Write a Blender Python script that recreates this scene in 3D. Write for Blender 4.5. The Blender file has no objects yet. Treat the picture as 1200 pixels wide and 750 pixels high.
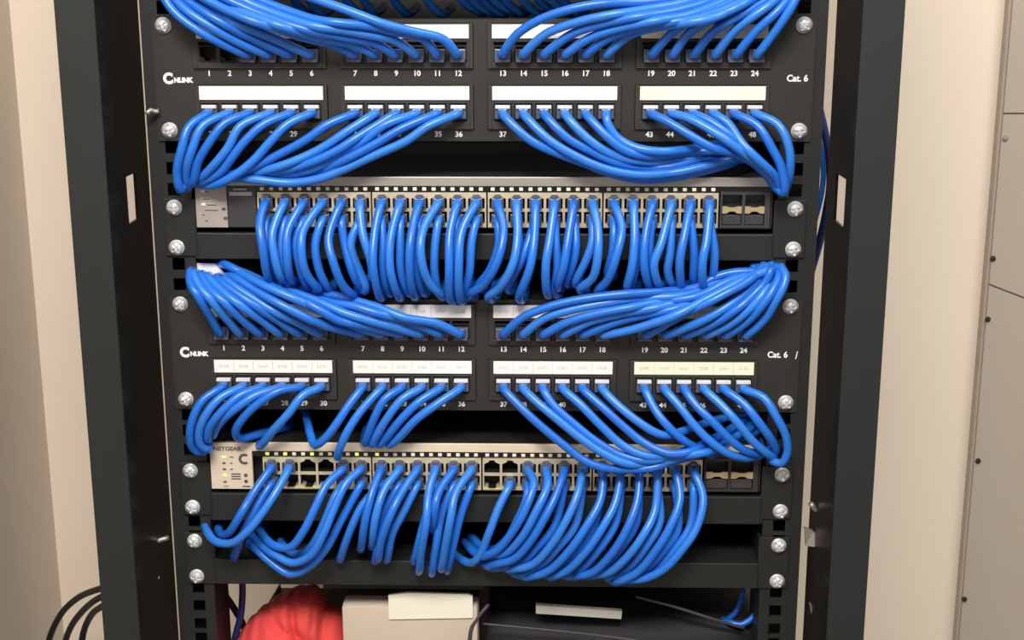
import bpy, bmesh, math, random
from mathutils import Vector, Matrix, kdtree, noise
random.seed(7)
scene = bpy.context.scene
COL = scene.collection
ZO = 1.25                       # height of the rack's reference screw above the floor, metres
# ------------------------------------------------------------------ camera geometry (millimetres, y away from viewer)
RM = Matrix(((0.99974122, 0.0227163, -0.00121343), (0.00424886, -0.23886175, -0.97104429), (-0.02234837, 0.97078784, -0.23889646)))
CAM = Vector((44.73129701, -1011.96898384, 28.84770411))
FPX = 1600.0
def un(px, py, d=0.0):
    """point of the photograph at d millimetres in front of the rack's front plane -> millimetres"""
    v = RM.transposed() @ Vector(((px - 600) / FPX, (py - 375) / FPX, 1.0))
    t = (-d - CAM.y) / v.y
    return CAM + v * t
def W(p): return Vector((p[0] / 1000, p[1] / 1000, p[2] / 1000 + ZO))

# ------------------------------------------------------------------ materials
def mat(name, col, rough=.5, metal=0., bump=0., bscale=400., var=0., vscale=30., spec=.5, coat=0., trans=0., emis=None, alpha=1.):
    m = bpy.data.materials.new(name); m.use_nodes = True
    nt = m.node_tree; b = nt.nodes['Principled BSDF']
    def lin(c): return tuple((x / 12.92 if x <= .04045 else ((x + .055) / 1.055) ** 2.4) for x in (v / 255 for v in c)) + (1.,)
    c = lin(col)
    b.inputs['Base Color'].default_value = c
    b.inputs['Roughness'].default_value = rough
    b.inputs['Metallic'].default_value = metal
    b.inputs['Specular IOR Level'].default_value = spec
    b.inputs['Coat Weight'].default_value = coat
    b.inputs['Transmission Weight'].default_value = trans
    tc = nt.nodes.new('ShaderNodeTexCoord')
    if var > 0:
        n = nt.nodes.new('ShaderNodeTexNoise'); n.inputs['Scale'].default_value = vscale; n.inputs['Detail'].default_value = 5
        nt.links.new(tc.outputs['Object'], n.inputs['Vector'])
        r = nt.nodes.new('ShaderNodeValToRGB')
        r.color_ramp.elements[0].position = .3; r.color_ramp.elements[1].position = .7
        r.color_ramp.elements[0].color = tuple(x * (1 - var) for x in c[:3]) + (1,)
        r.color_ramp.elements[1].color = tuple(min(1, x * (1 + var)) for x in c[:3]) + (1,)
        nt.links.new(n.outputs['Fac'], r.inputs['Fac']); nt.links.new(r.outputs['Color'], b.inputs['Base Color'])
    if bump > 0:
        n2 = nt.nodes.new('ShaderNodeTexNoise'); n2.inputs['Scale'].default_value = bscale; n2.inputs['Detail'].default_value = 4
        nt.links.new(tc.outputs['Object'], n2.inputs['Vector'])
        bp = nt.nodes.new('ShaderNodeBump'); bp.inputs['Strength'].default_value = bump; bp.inputs['Distance'].default_value = .001
        nt.links.new(n2.outputs['Fac'], bp.inputs['Height']); nt.links.new(bp.outputs['Normal'], b.inputs['Normal'])
    if emis:
        b.inputs['Emission Color'].default_value = lin(emis[0]); b.inputs['Emission Strength'].default_value = emis[1]
    return m
M = dict(
    wall=mat('painted_wall', (238, 221, 201), .75, bump=.25, bscale=90, var=.02, vscale=5),
    wall2=mat('taupe_wall', (222, 211, 197), .75, bump=.2, bscale=90, var=.02, vscale=5),
    floor=mat('floor_vinyl', (120, 112, 102), .5, var=.08, vscale=9),
    black=mat('black_powder_coat', (35, 35, 34), .48, bump=.12, bscale=1500, var=.08, vscale=25),
    post=mat('black_post_paint', (33, 35, 35), .5, bump=.12, bscale=1500, var=.06, vscale=25),
    panel=mat('panel_black', (47, 45, 42), .42, bump=.1, bscale=1500, var=.06, vscale=20),
    plastic=mat('black_plastic', (50, 47, 44), .5),
    dark=mat('dark_cavity', (9, 9, 9), .7),
    steel=mat('zinc_steel', (238, 238, 236), .33, .45, bump=.1, bscale=600),
    dullsteel=mat('dull_steel', (172, 165, 154), .4, .6, bump=.1, bscale=300),
    paper=mat('label_paper', (246, 243, 236), .6, var=.01, vscale=60),
    cream=mat('label_cream', (245, 240, 212), .6, var=.01, vscale=60),
    white=mat('print_white', (252, 252, 250), .6),
    ink=mat('print_grey', (88, 82, 80), .6),
    faint=mat('print_faint', (196, 190, 186), .6),
    silver=mat('silver_bezel', (176, 168, 158), .4, .35, var=.04, vscale=40),
    plate1=mat('grey_plate', (176, 166, 156), .5, .2, var=.04, vscale=60),
    plate2=mat('cream_plate', (226, 210, 186), .5, .1, var=.03, vscale=60),
    jackmetal=mat('jack_shield', (232, 218, 186), .36, .5, var=.12, vscale=90),
    smoke=mat('smoked_window', (24, 22, 22), .2),
    greywin=mat('grey_front', (62, 60, 62), .4),
    led=mat('led_lens', (238, 230, 214), .3),
    ledon=mat('led_lit', (214, 220, 120), .3, emis=((200, 215, 90), .9)),
    yellow=mat('yellow_contact', (206, 196, 92), .4, .5),
    gold=mat('brass_latch', (216, 196, 150), .35, .6),
    clear=mat('clear_plug', (96, 106, 130), .25, trans=.25, spec=.5), latch=mat('plug_latch', (226, 226, 228), .3, trans=.1), post_shade=mat('shaded_gloss_black', (13, 13, 14), .3),  # last one: shade of the posts' inner walls put into a darker black
    red=mat('red_cloth', (224, 72, 68), .85, bump=.5, bscale=900, var=.10, vscale=25),
    redk=mat('red_seam', (150, 30, 34), .85),
    box=mat('beige_box', (206, 190, 170), .55, var=.03, vscale=20),
    boxplate=mat('white_plate', (250, 246, 226), .5),
    bag=mat('black_nylon', (16, 16, 20), .6, bump=.5, bscale=1600, var=.1, vscale=40),
    piping=mat('bag_piping', (70, 62, 74), .5),
    tagm=mat('pale_tag', (205, 204, 192), .5, var=.06, vscale=60),
    cord=mat('black_cord', (16, 15, 15), .45),
    cab=mat('taupe_cabinet', (176, 163, 148), .5, bump=.08, bscale=600, var=.02, vscale=8),
    navy=mat('navy_cable', (26, 40, 92), .4),
)
BLUES = [mat('blue_jacket', c, .3, var=.05, vscale=35, spec=.5) for c in ((37, 111, 209), (43, 117, 214), (33, 105, 203), (48, 121, 213))]

# ------------------------------------------------------------------ mesh helpers (millimetre input)
def finish(name, bm, m, parent=None, smooth=None, mats=None):
    me = bpy.data.meshes.new(name)
    bm.normal_update(); bm.to_mesh(me); bm.free()
    for k in (mats or [m]): me.materials.append(k)
    if smooth is not None:
        for p in me.polygons: p.use_smooth = True
        if smooth < 180: me.set_sharp_from_angle(angle=math.radians(smooth))
    o = bpy.data.objects.new(name, me); COL.objects.link(o)
    if parent: o.parent = parent
    return o
ORG = [Vector((0, 0, 0))]        # world origin (mm) of the thing now being built; meshes are stored relative to it
def L(p):
    o = ORG[0]; return Vector(((p[0] - o.x) / 1000, (p[1] - o.y) / 1000, (p[2] - o.z) / 1000))
def box(bm, x0, x1, y0, y1, z0, z1, bev=0., mi=0):
    vs = [bm.verts.new(L((x, y, z))) for x in (x0, x1) for y in (y0, y1) for z in (z0, z1)]
    fs = []
    for f in ((0, 1, 3, 2), (4, 6, 7, 5), (0, 4, 5, 1), (2, 3, 7, 6), (0, 2, 6, 4), (1, 5, 7, 3)):
        fs.append(bm.faces.new([vs[i] for i in f]))
    bmesh.ops.recalc_face_normals(bm, faces=fs)
    for f in fs: f.material_index = mi
    if bev > 0:
        es = list({e for f in fs for e in f.edges})
        r = bmesh.ops.bevel(bm, geom=es, offset=bev / 1000, segments=2, affect='EDGES', profile=.5)
        for f in r['faces']: f.material_index = mi
def prism(bm, poly, y0, y1, mi=0):
    """poly: list of (x, z); extruded from y0 (front) to y1"""
    a = [bm.verts.new(L((x, y0, z))) for x, z in poly]; b = [bm.verts.new(L((x, y1, z))) for x, z in poly]
    n = len(poly); fs = [bm.faces.new(a), bm.faces.new(b[::-1])]
    for i in range(n): fs.append(bm.faces.new((a[i], b[i], b[(i + 1) % n], a[(i + 1) % n])))
    bmesh.ops.recalc_face_normals(bm, faces=fs)
    for f in fs: f.material_index = mi
def prism_yz(bm, poly, x0, x1, mi=0):
    a = [bm.verts.new(L((x0, y, z))) for y, z in poly]; b = [bm.verts.new(L((x1, y, z))) for y, z in poly]
    n = len(poly); fs = [bm.faces.new(a), bm.faces.new(b[::-1])]
    for i in range(n): fs.append(bm.faces.new((a[i], b[i], b[(i + 1) % n], a[(i + 1) % n])))
    bmesh.ops.recalc_face_normals(bm, faces=fs)
    for f in fs: f.material_index = mi
def catmull(P, step):
    out = []
    Q = [P[0] * 2 - P[1]] + list(P) + [P[-1] * 2 - P[-2]]
    for i in range(1, len(Q) - 2):
        p0, p1, p2, p3 = Q[i - 1:i + 3]
        # centripetal parametrisation
        t0 = 0; t1 = t0 + max((p1 - p0).length, 1e-3) ** .5; t2 = t1 + max((p2 - p1).length, 1e-3) ** .5; t3 = t2 + max((p3 - p2).length, 1e-3) ** .5
        n = max(2, int((p2 - p1).length / step + .5))
        for k in range(n):
            t = t1 + (t2 - t1) * k / n
            A1 = p0 * ((t1 - t) / (t1 - t0)) + p1 * ((t - t0) / (t1 - t0)); A2 = p1 * ((t2 - t) / (t2 - t1)) + p2 * ((t - t1) / (t2 - t1))
            A3 = p2 * ((t3 - t) / (t3 - t2)) + p3 * ((t - t2) / (t3 - t2))
            B1 = A1 * ((t2 - t) / (t2 - t0)) + A2 * ((t - t0) / (t2 - t0)); B2 = A2 * ((t3 - t) / (t3 - t1)) + A3 * ((t - t1) / (t3 - t1))
            out.append(B1 * ((t2 - t) / (t2 - t1)) + B2 * ((t - t1) / (t2 - t1)))
    out.append(P[-1].copy())
    return out
def tube(bm, pts, r, seg=9, mi=0):
    n = len(pts); rings = []
    T = [(pts[min(i + 1, n - 1)] - pts[max(i - 1, 0)]).normalized() for i in range(n)]
    u = T[0].orthogonal().normalized()
    for i in range(n):
        u = (u - T[i] * u.dot(T[i]))
        u = u.normalized() if u.length > 1e-6 else T[i].orthogonal().normalized()
        v = T[i].cross(u)
        rings.append([bm.verts.new(L(pts[i] + (u * math.cos(a) + v * math.sin(a)) * r)) for a in (2 * math.pi * k / seg for k in range(seg))])
    for i in range(n - 1):
        for k in range(seg):
            f = bm.faces.new((rings[i][k], rings[i][(k + 1) % seg], rings[i + 1][(k + 1) % seg], rings[i + 1][k])); f.material_index = mi
    for ring, flip in ((rings[0], True), (rings[-1], False)):
        f = bm.faces.new(ring[::-1] if flip else ring); f.material_index = mi
def lathe(bm, prof, c, axis='y', seg=24, mi=0, shape=None):
    """prof: (radius, height towards viewer); c: centre"""
    rings = []
    for r, h in prof:
        ring = []
        for k in range(seg):
            a = 2 * math.pi * k / seg
            hh = h if shape is None else shape(r, h, a)
            ring.append(bm.verts.new(L((c[0] + r * math.cos(a), c[1] - hh, c[2] + r * math.sin(a)))))
        rings.append(ring)
    fs = []
    for i in range(len(rings) - 1):
        for k in range(seg):
            fs.append(bm.faces.new((rings[i][k], rings[i][(k + 1) % seg], rings[i + 1][(k + 1) % seg], rings[i + 1][k])))
    fs.append(bm.faces.new(rings[-1])); fs.append(bm.faces.new(rings[0][::-1]))
    bmesh.ops.recalc_face_normals(bm, faces=fs)
    for f in fs: f.material_index = mi
_txt = {}
def text_mesh(s, bold=0.):
    k = (s, bold)
    if k not in _txt:
        cu = bpy.data.curves.new('t', 'FONT'); cu.body = s; cu.align_x = 'CENTER'; cu.align_y = 'CENTER'; cu.offset = bold; cu.resolution_u = 3
        o = bpy.data.objects.new('t', cu); COL.objects.link(o)
        bpy.context.view_layer.update()
        _txt[k] = bpy.data.meshes.new_from_object(o.evaluated_get(bpy.context.evaluated_depsgraph_get()))
        bpy.data.objects.remove(o)
    return _txt[k]
def text(bm, s, x, z, size, y=-.3, bold=.02, sx=1., mi=0):
    me = text_mesh(s, bold)
    vs = [bm.verts.new(L((x + v.co.x * size * sx, y, z + v.co.y * size))) for v in me.vertices]
    for p in me.polygons:
        try:
            f = bm.faces.new([vs[i] for i in p.vertices]); f.material_index = mi
        except ValueError: pass
def thing(name, label, cat, org, group=None):
    ORG[0] = Vector(org)
    o = bpy.data.objects.new(name, None); COL.objects.link(o)
    o.location = W(org); o.empty_display_size = .02
    o['label'] = label; o['category'] = cat
    if group: o['group'] = group
    return o
def tag(o, label, cat, group=None):
    o['label'] = label; o['category'] = cat
    if group: o['group'] = group
    return o
def struct(o): o['kind'] = 'structure'; return o
BM = bmesh.new

# ------------------------------------------------------------------ setting
ORG[0] = Vector((0, 0, -ZO * 1000))
YW = 420.
xc = un(43, 375, -YW).x
def structbox(name, m, *a):
    ORG[0] = Vector((0, 0, 0)); b = BM(); box(b, *a); o = struct(finish(name, b, m)); o.location = (0, 0, ZO); return o
structbox('wall_back', M['wall'], xc - 60, 1900, YW, YW + 80, -1250, 1450)
structbox('wall_left', M['wall2'], xc - 60, xc, -2200, YW, -1250, 1450)
structbox('floor', M['floor'], xc - 60, 1900, -2200, YW, -1290, -1250)

# ------------------------------------------------------------------ electrical cabinet at the right
YC = 404.
cab_x0 = un(1152, 375, -YC).x
t = thing('wall_cabinet', 'tall taupe metal wall cabinet with seamed covers at the right edge', 'cabinet', (cab_x0, YW, -1000))
b = BM(); box(b, cab_x0, cab_x0 + 420, YC + 2, YW - 1, -900, 560, 2); finish('body', b, M['cab'], t)
zs1 = un(1190, 133, -YC).z; za = un(1161, 334, -YC); zb = un(1200, 349, -YC)
slope = (zb.z - za.z) / (zb.x - za.x)
def zsl(x): return za.z + slope * min(x - za.x, 60)
b = BM(); prism(b, [(cab_x0 + 3, zs1 + 1), (cab_x0 + 418, zs1 + 1), (cab_x0 + 418, 558), (cab_x0 + 3, 558)], YC - 1, YC + 2); finish('top_cover', b, M['cab'], t)
b = BM(); prism(b, [(cab_x0 + 3, zs1 - 1), (cab_x0 + 418, zs1 - 1), (cab_x0 + 418, zsl(cab_x0 + 418) + 1), (za.x + 60, zsl(za.x + 60) + 1), (cab_x0 + 3, zsl(cab_x0 + 3) + 1)], YC - 1, YC + 2); finish('middle_cover', b, M['cab'], t)
b = BM(); prism(b, [(cab_x0 + 3, zsl(cab_x0 + 3) - 1), (za.x + 60, zsl(za.x + 60) - 1), (cab_x0 + 418, zsl(cab_x0 + 418) - 1), (cab_x0 + 418, -898), (cab_x0 + 3, -898)], YC - 1, YC + 2); finish('lower_cover', b, M['cab'], t)
for px, py in ((1178, 162), (1163, 303), (1156, 374), (1146, 540), (1130, 702)):
    p = un(px, py, -YC + 1); b = BM(); lathe(b, [(3, 0), (3, 1), (2.2, 2.2), (.6, 2.5)], (max(p.x, cab_x0 + 4.5), YC - 1, p.z), seg=14)
    finish('screw', b, M['dullsteel'] if py == 162 else M['black'], t, 40)

# ------------------------------------------------------------------ rack
rack = thing('equipment_rack', 'black steel equipment rack holding the patch panels and switches', 'rack', (0, 0, -1250))
ZT, ZB = 330., -1250.
# posts: front flange + deep side wall with a slot
fl_o, fl_i = un(92, 375, 60).x, un(137, 375, 60).x
fr_i, fr_o = un(990, 375, 60).x, un(1037, 375, 60).x
def side_back(x, px):            # depth at which a vertical sheet at x reaches column px
    lo, hi = -60., 200.
    for _ in range(40):
        m_ = (lo + hi) / 2; X = un(px, 375, -m_).x
        if (X > x) if px > 600 else (X < x): lo = m_ 
        else: hi = m_
    return lo
def slot_span(x, pa, pb): return sorted((side_back(x, pa), side_back(x, pb)))
def post(xo, xi, pband, slot, sgn):
    yb = 43. if sgn < 0 else 25.
    b = BM()
    box(b, min(xo, xi), max(xo, xi), -60, -57.5, ZB, ZT, .8)
    x0, x1 = (xi - 2, xi) if sgn < 0 else (xi, xi + 2)
    (ya, yc2), z0, z1 = slot
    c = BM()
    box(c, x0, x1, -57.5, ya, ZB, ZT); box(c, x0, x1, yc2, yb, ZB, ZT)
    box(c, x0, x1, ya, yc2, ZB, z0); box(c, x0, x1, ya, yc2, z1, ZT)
    box(b, xo if sgn < 0 else xo - 2, xo + 2 if sgn < 0 else xo, -57.5, -20, ZB, ZT)     # outer return
    # foot
    box(b, min(xo, xi) - 5, max(xo, xi) + 5, -70, 220, ZB, ZB + 6)
    o = finish('post', b, M['post'], rack)
    finish('shaded_side_wall', c, M['post_shade'], o)  # inner wall, its shade painted in as a darker tone than the post
    return o
zsl0, zsl1 = un(154, 257, -5).z, un(154, 203, -5).z
post(fl_o, fl_i, 186, ((-15, 9), zsl0, zsl1), -1)
zsr0, zsr1 = un(988, 259, 10).z, un(988, 204, 10).z
post(fr_o, fr_i, 964, ((-38, -4), zsr0, zsr1), 1)
# cross bars between the posts, above and below the picture
for z in (ZT - 40, -1200): 
    b = BM(); box(b, fl_o, fr_o, -30, 10, z, z + 40, 1); finish('cross_bar', b, M['post'], rack)
# rails with square holes
HOLES = []
z = 6.35 + 0.
u0 = 6.35 - 6.35
for k in range(-9, 16):
    top = -44.45 * k
    for h in (0, 15.875, 31.75): HOLES.append(top - h)
HOLES = sorted(h for h in HOLES if -340 > -1e9)
def rail(s):
    b = BM()
    xi, xo = s * 219.5, s * 250
    cx = s * 232.5
    lo, hi = min(xi, cx - 4.75), 0
    def bx(xa, xb, ya, yb, za, zb_): box(b, min(xa, xb), max(xa, xb), ya, yb, za, zb_)
    bx(xi, cx - s * 4.75, 2, 4.2, -700, 330); bx(cx + s * 4.75, xo, 2, 4.2, -700, 330)
    hs = sorted(HOLES, reverse=True)
    prev = 330
    for h in hs:
        if h > 320 or h < -690: continue
        bx(cx - 4.75, cx + 4.75, 2, 4.2, h + 4.75, prev); prev = h - 4.75
    bx(cx - 4.75, cx + 4.75, 2, 4.2, -700, prev)
    bx(xo - s * 2, xo, 4.2, 46, -700, 330); bx(xi, xi + s * 2, 4.2, 46, -700, 330); bx(xi, xo, 46, 48, -700, 330)
    return finish('rail', b, M['black'], rack)
rail(-1); rail(1)
for s in (-1, 1):               # arms carrying the rails, off the picture
    for z in (250, -690):
        b = BM(); x0, x1 = (s * 240, fl_i if s < 0 else fr_i); box(b, min(x0, x1), max(x0, x1), 6, 40, z - 40, z + 20); finish('rail_arm', b, M['black'], rack)
# dark backing sheets added behind the equipment so the gaps stay black
b = BM(); box(b, -246, 246, 340, 343, -440, 320); box(b, -190, 246, 340, 343, -760, -440)
for x in (-246, 243): box(b, x, x + 3, 48.5, 340, -440, 320)
finish('dark_backing', b, M['post'], rack)
# hinge brackets
def bracket(pts_arm, screw, plate, s):
    b = BM()
    P = [un(x, y, d) for x, y, d in pts_arm]; tube(b, catmull(P, 3), 2.2, 8)
    o = finish('hinge_bracket', b, M['dullsteel'], rack, 180)
    b = BM(); (xa, ya), (xb, yb), d = plate
    A, Bq = un(xa, ya, d), un(xb, yb, d)
    prism(b, [(A.x, A.z), (Bq.x, A.z), (Bq.x, Bq.z + 3), (Bq.x - 3, Bq.z), (A.x + 2, Bq.z)], A.y, A.y + 8); finish('bracket_plate', b, M['dullsteel'], o)
    p = un(*screw); b = BM(); lathe(b, [(3, -2), (3, 1.5), (2.3, 2.6), (.7, 3)], p, seg=12); finish('bolt', b, M['steel'], o, 40)
bracket([(166, 648, 6), (174, 639, 2), (184, 634, -4), (198, 630, -8)], (182, 677, 2), ((170, 712), (189, 720), 0), -1)
bracket([(950, 590, 2), (957, 598, 0), (962, 592, 0), (967, 603, 2)], (962, 688, 4), ((950, 711), (964, 729), 4), 1)
b = BM()
q = [un(943, 618, -2), un(953, 622, -2), un(966, 645, 4), (un(958, 641, 4)), un(944, 640, -2)]
va = [b.verts.new(L(p)) for p in q]; vb = [b.verts.new(L(p + Vector((0, 2.5, 0)))) for p in q]
b.faces.new(va); b.faces.new(vb[::-1])
for i in range(5): b.faces.new((va[i], vb[i], vb[(i + 1) % 5], va[(i + 1) % 5]))
bmesh.ops.recalc_face_normals(b, faces=b.faces[:]); finish('hinge_bracket', b, M['dullsteel'], rack)
b = BM(); P = [un(172, 134, 8), un(176, 129, 6), un(182, 131, 4), un(186, 130, 4)]; tube(b, catmull(P, 2), 1.8, 8); finish('latch_tab', b, M['dullsteel'], rack, 180)

# ------------------------------------------------------------------ screws
def screw(parent, x, z, rot=0., y=0.):
    b = BM()
    def shp(r, h, a):
        if r > 4.2 or h < 1: return h
        q = (a - rot) % (math.pi / 2); q = min(q, math.pi / 2 - q)
        return h - (1.9 if q * max(r, .8) < .75 and r < 3.9 else 0)
    lathe(b, [(5.9, 0), (5.9, 1.1), (5.2, 1.7), (4.9, 2.3), (4.4, 3.2), (3.8, 3.9), (3.0, 4.4), (2.2, 4.7), (1.4, 4.9), (.7, 5.0)], (x, y, z), seg=40, shape=shp)
    return finish('screw', b, M['steel'], parent, 35)

# ------------------------------------------------------------------ patch panels
BX = [-200.8, -93.3, 14.9, 122.9]; PITCH = 15.12
def px_(bk, i): return BX[bk] + PITCH * i
def jack_bm(x, z, up, y0=-2.2, w=13.2, h=12.6):
    b = BM()
    x0, x1, z0, z1 = x - w / 2, x + w / 2, z - h / 2, z + h / 2
    # open-front cavity: frame of four walls + back
    box(b, x0, x0 + 1.1, y0, 8, z0, z1); box(b, x1 - 1.1, x1, y0, 8, z0, z1)
    box(b, x0 + 1.1, x1 - 1.1, y0, 8, z1 - 1.4, z1); box(b, x0 + 1.1, x1 - 1.1, y0, 8, z0, z0 + 1.4)
    s = 1 if up else -1
    for sx in (-1, 1):
        cxx = x + sx * (w / 2 - 1.1)
        zz = z + s * (h / 2 - 1.4)
        prism(b, [(cxx, zz), (cxx - sx * 3.2, zz), (cxx - sx * 3.2, zz - s * 1.6), (cxx, zz - s * 3.0)], y0, 7)
    box(b, x0 + 1.1, x1 - 1.1, 7, 8, z0 + 1.4, z1 - 1.4)
    return b
def patch_panel(dz, label, labels_top, labels_low, rotseed, empties):
    t = thing('patch_bay', label, 'patch panel', (0, 0, dz), 'rack patch panels')
    b = BM(); 
    # faceplate with windows for the eight blocks: bars between the blocks
    zt, zb = dz + 4.2, dz - 84
    rows = [(dz + 1.6, dz - 31.2), (dz - 42.6, dz - 75.4)]
    xb = [(BX[k] - 11.3, BX[k] + 5 * PITCH + 11.3) for k in range(4)]
    box(b, -241.3, xb[0][0], 0, 2, zb, zt); box(b, xb[3][1], 241.3, 0, 2, zb, zt)
    for k in range(3): box(b, xb[k][1], xb[k + 1][0], 0, 2, zb, zt)
    for (x0, x1) in xb:
        box(b, x0, x1, 0, 2, rows[0][0], zt); box(b, x0, x1, 0, 2, rows[1][0], rows[0][1]); box(b, x0, x1, 0, 2, zb, rows[1][1])
    box(b, -214, 214, 2, 30, zt - 2, zt); box(b, -214, 214, 2, 12, zb, zb + 2)
    finish('faceplate', b, M['panel'], t)
    for r, (z1, z0) in enumerate(rows):
        for k in range(4):
            x0, x1 = xb[k]
            b = BM()
            zc = z1 - 22.0 if r == 0 else z1 - 20.4
            zl1, zl0 = z1 - 1.0, z1 - 11.2
            lx0, lx1 = x0 + 3.6, x1 - 3.2
            # frame of the block
            box(b, x0 + .3, x0 + 3.4, -2.4, 9, z0 + .3, z1 - .3, .3); box(b, x1 - 3.0, x1 - .3, -2.4, 9, z0 + .3, z1 - .3, .3)
            box(b, x0 + 3.4, x1 - 3.0, -1.6, 9, zl0 - .6, z1 - .3)                       # behind the label
            box(b, x0 + 3.4, x1 - 3.0, -2.4, 9, zl0 - 2.2, zl0 - .6)
            box(b, x0 + 3.4, x1 - 3.0, -2.4, 9, z0 + .3, zc - 6.4, .3)
            for i in range(7):
                xx = px_(k, 0) + PITCH * (i - .5)
                box(b, max(xx - .9, x0 + 3.4), min(xx + .9, x1 - 3.0), -2.2, 9, zc - 6.4, zl0 - 2.2)
            box(b, x0 + 3.4, x1 - 3, 8.2, 9, zc - 6.4, zl0 - 2.2)
            blk = finish('port_block', b, M['plastic'], t)
            b = BM(); box(b, lx0, lx1, -2.9, -1.7, zl0 + .2, zl1 - .1, .15)
            for i in range(1, 6):
                xx = px_(k, 0) + PITCH * (i - .5); box(b, xx - .15, xx + .15, -2.95, -2.85, zl0 + .6, zl1 - .5, 0, 1)
            if (labels_top if r == 0 else labels_low):
                for i in range(6):
                    rr = random.Random(k * 10 + i + r * 100 + int(-dz))
                    text(b, '%03d%s' % (rr.randint(1, 60), rr.choice('ABD')), px_(k, i), (zl0 + zl1) / 2, 3.6, -2.96, 0, 1., 2)
            finish('label_strip', b, None, blk, mats=[M['cream'] if k == 3 else M['paper'], M['faint'], M['faint']])
            for i in range(6):
                finish('jack', jack_bm(px_(k, i), zc, r == 1), M['plastic'] if False else M['dark'], blk)
    for k in range(4):
        for r in range(2):
            b = BM()
            for i in range(6): text(b, str(k * 6 + i + 1 + 24 * r), px_(k, i), dz - 79.0 if r else dz - 34.6 - (.3 if dz < -100 else 0), 5.5, -.25, .03)
            finish('number_lettering', b, M['white'], t)
    b = BM(); text(b, 'C', -231.5, dz - 38.6, 10.5, -.25, .06, .95); text(b, 'NLINK', -220.3, dz - 39.6, 4.7, -.25, .07, .98); finish('logo_lettering', b, M['white'], t)
    b = BM(); text(b, 'Cat. 6', 229.5 if dz > -100 else 224.5, dz - 38.2, 6.6, -.25, .03, .95)
    if dz < -100: text(b, '/', 239.0, dz - 38.6, 8, -.25, .03, .7)  # small white mark after the lettering, drawn as a slash
    finish('category_lettering', b, M['white'], t)
    for s in (-1, 1):
        for z in (dz, dz - 76.2): screw(t, s * 232.5, z, random.random() * 1.5)
    return t
P1Z, P2Z = 0., -208.6
patch_panel(P1Z, 'black patch panel at the top of the picture, above both switches', 0, 0, 1, ())
patch_panel(P2Z, 'black patch panel mounted between the two network switches', 1, 1, 2, ())

# ------------------------------------------------------------------ shelves
def shelf(z1, z0, zs, label, deep=250, xo=0.):
    t = thing('rack_shelf', label, 'shelf', (0, 0, z0), 'cantilever rack shelves')
    b = BM(); box(b, -216.8 + xo, 216.8 + xo, .5, deep, z1 + .6, z1 + 2.2); finish('tray', b, M['black'], t)
    b = BM(); box(b, -216.6 + xo, 216.8 + xo, -2, -.2, z0, z1 + 2.2, .7); box(b, -216.6 + xo, 216.8 + xo, -.2, 9, z0, z0 + 1.5); finish('front_lip', b, M['black'], t)
    for s in (-1, 1):
        b = BM(); xa, xb = sorted((s * 217.6, s * 241)); box(b, xa, xb, 0, 2, zs[1] - 6.6, zs[0] + 6.6, .4)
        xc_, xd = sorted((s * 216.9, s * 218.6))
        prism_yz(b, [(.2, zs[0] + 6), (.2, z0), (9, z0), (deep, z1), (deep, z1 + 6), (60, z1 + 26)], xc_, xd)
        finish('ear', b, M['black'], t)
        for z in zs: screw(t, s * 232.5, z, random.random() * 1.5)
    return t
shelf(-155.4, -173.2, (-134.0, -164.6), 'black rack shelf under the upper network switch')
shelf(-364.0, -384.8, (-343.6, -374.2), 'black rack shelf under the lower network switch')
shelf(-420.2, -439.4, (-403.0, -433.5), 'empty black rack shelf above the red cloth and black bag')
shelf(62, 42, (88.9, 57.15), 'black shelf added above the view to shade the topmost cables')  # unseen shelf, added so its shadow darkens the cables below
shelf(-562, -580, (-552, -582), 'black rack shelf carrying the red cloth and black bag')

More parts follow.
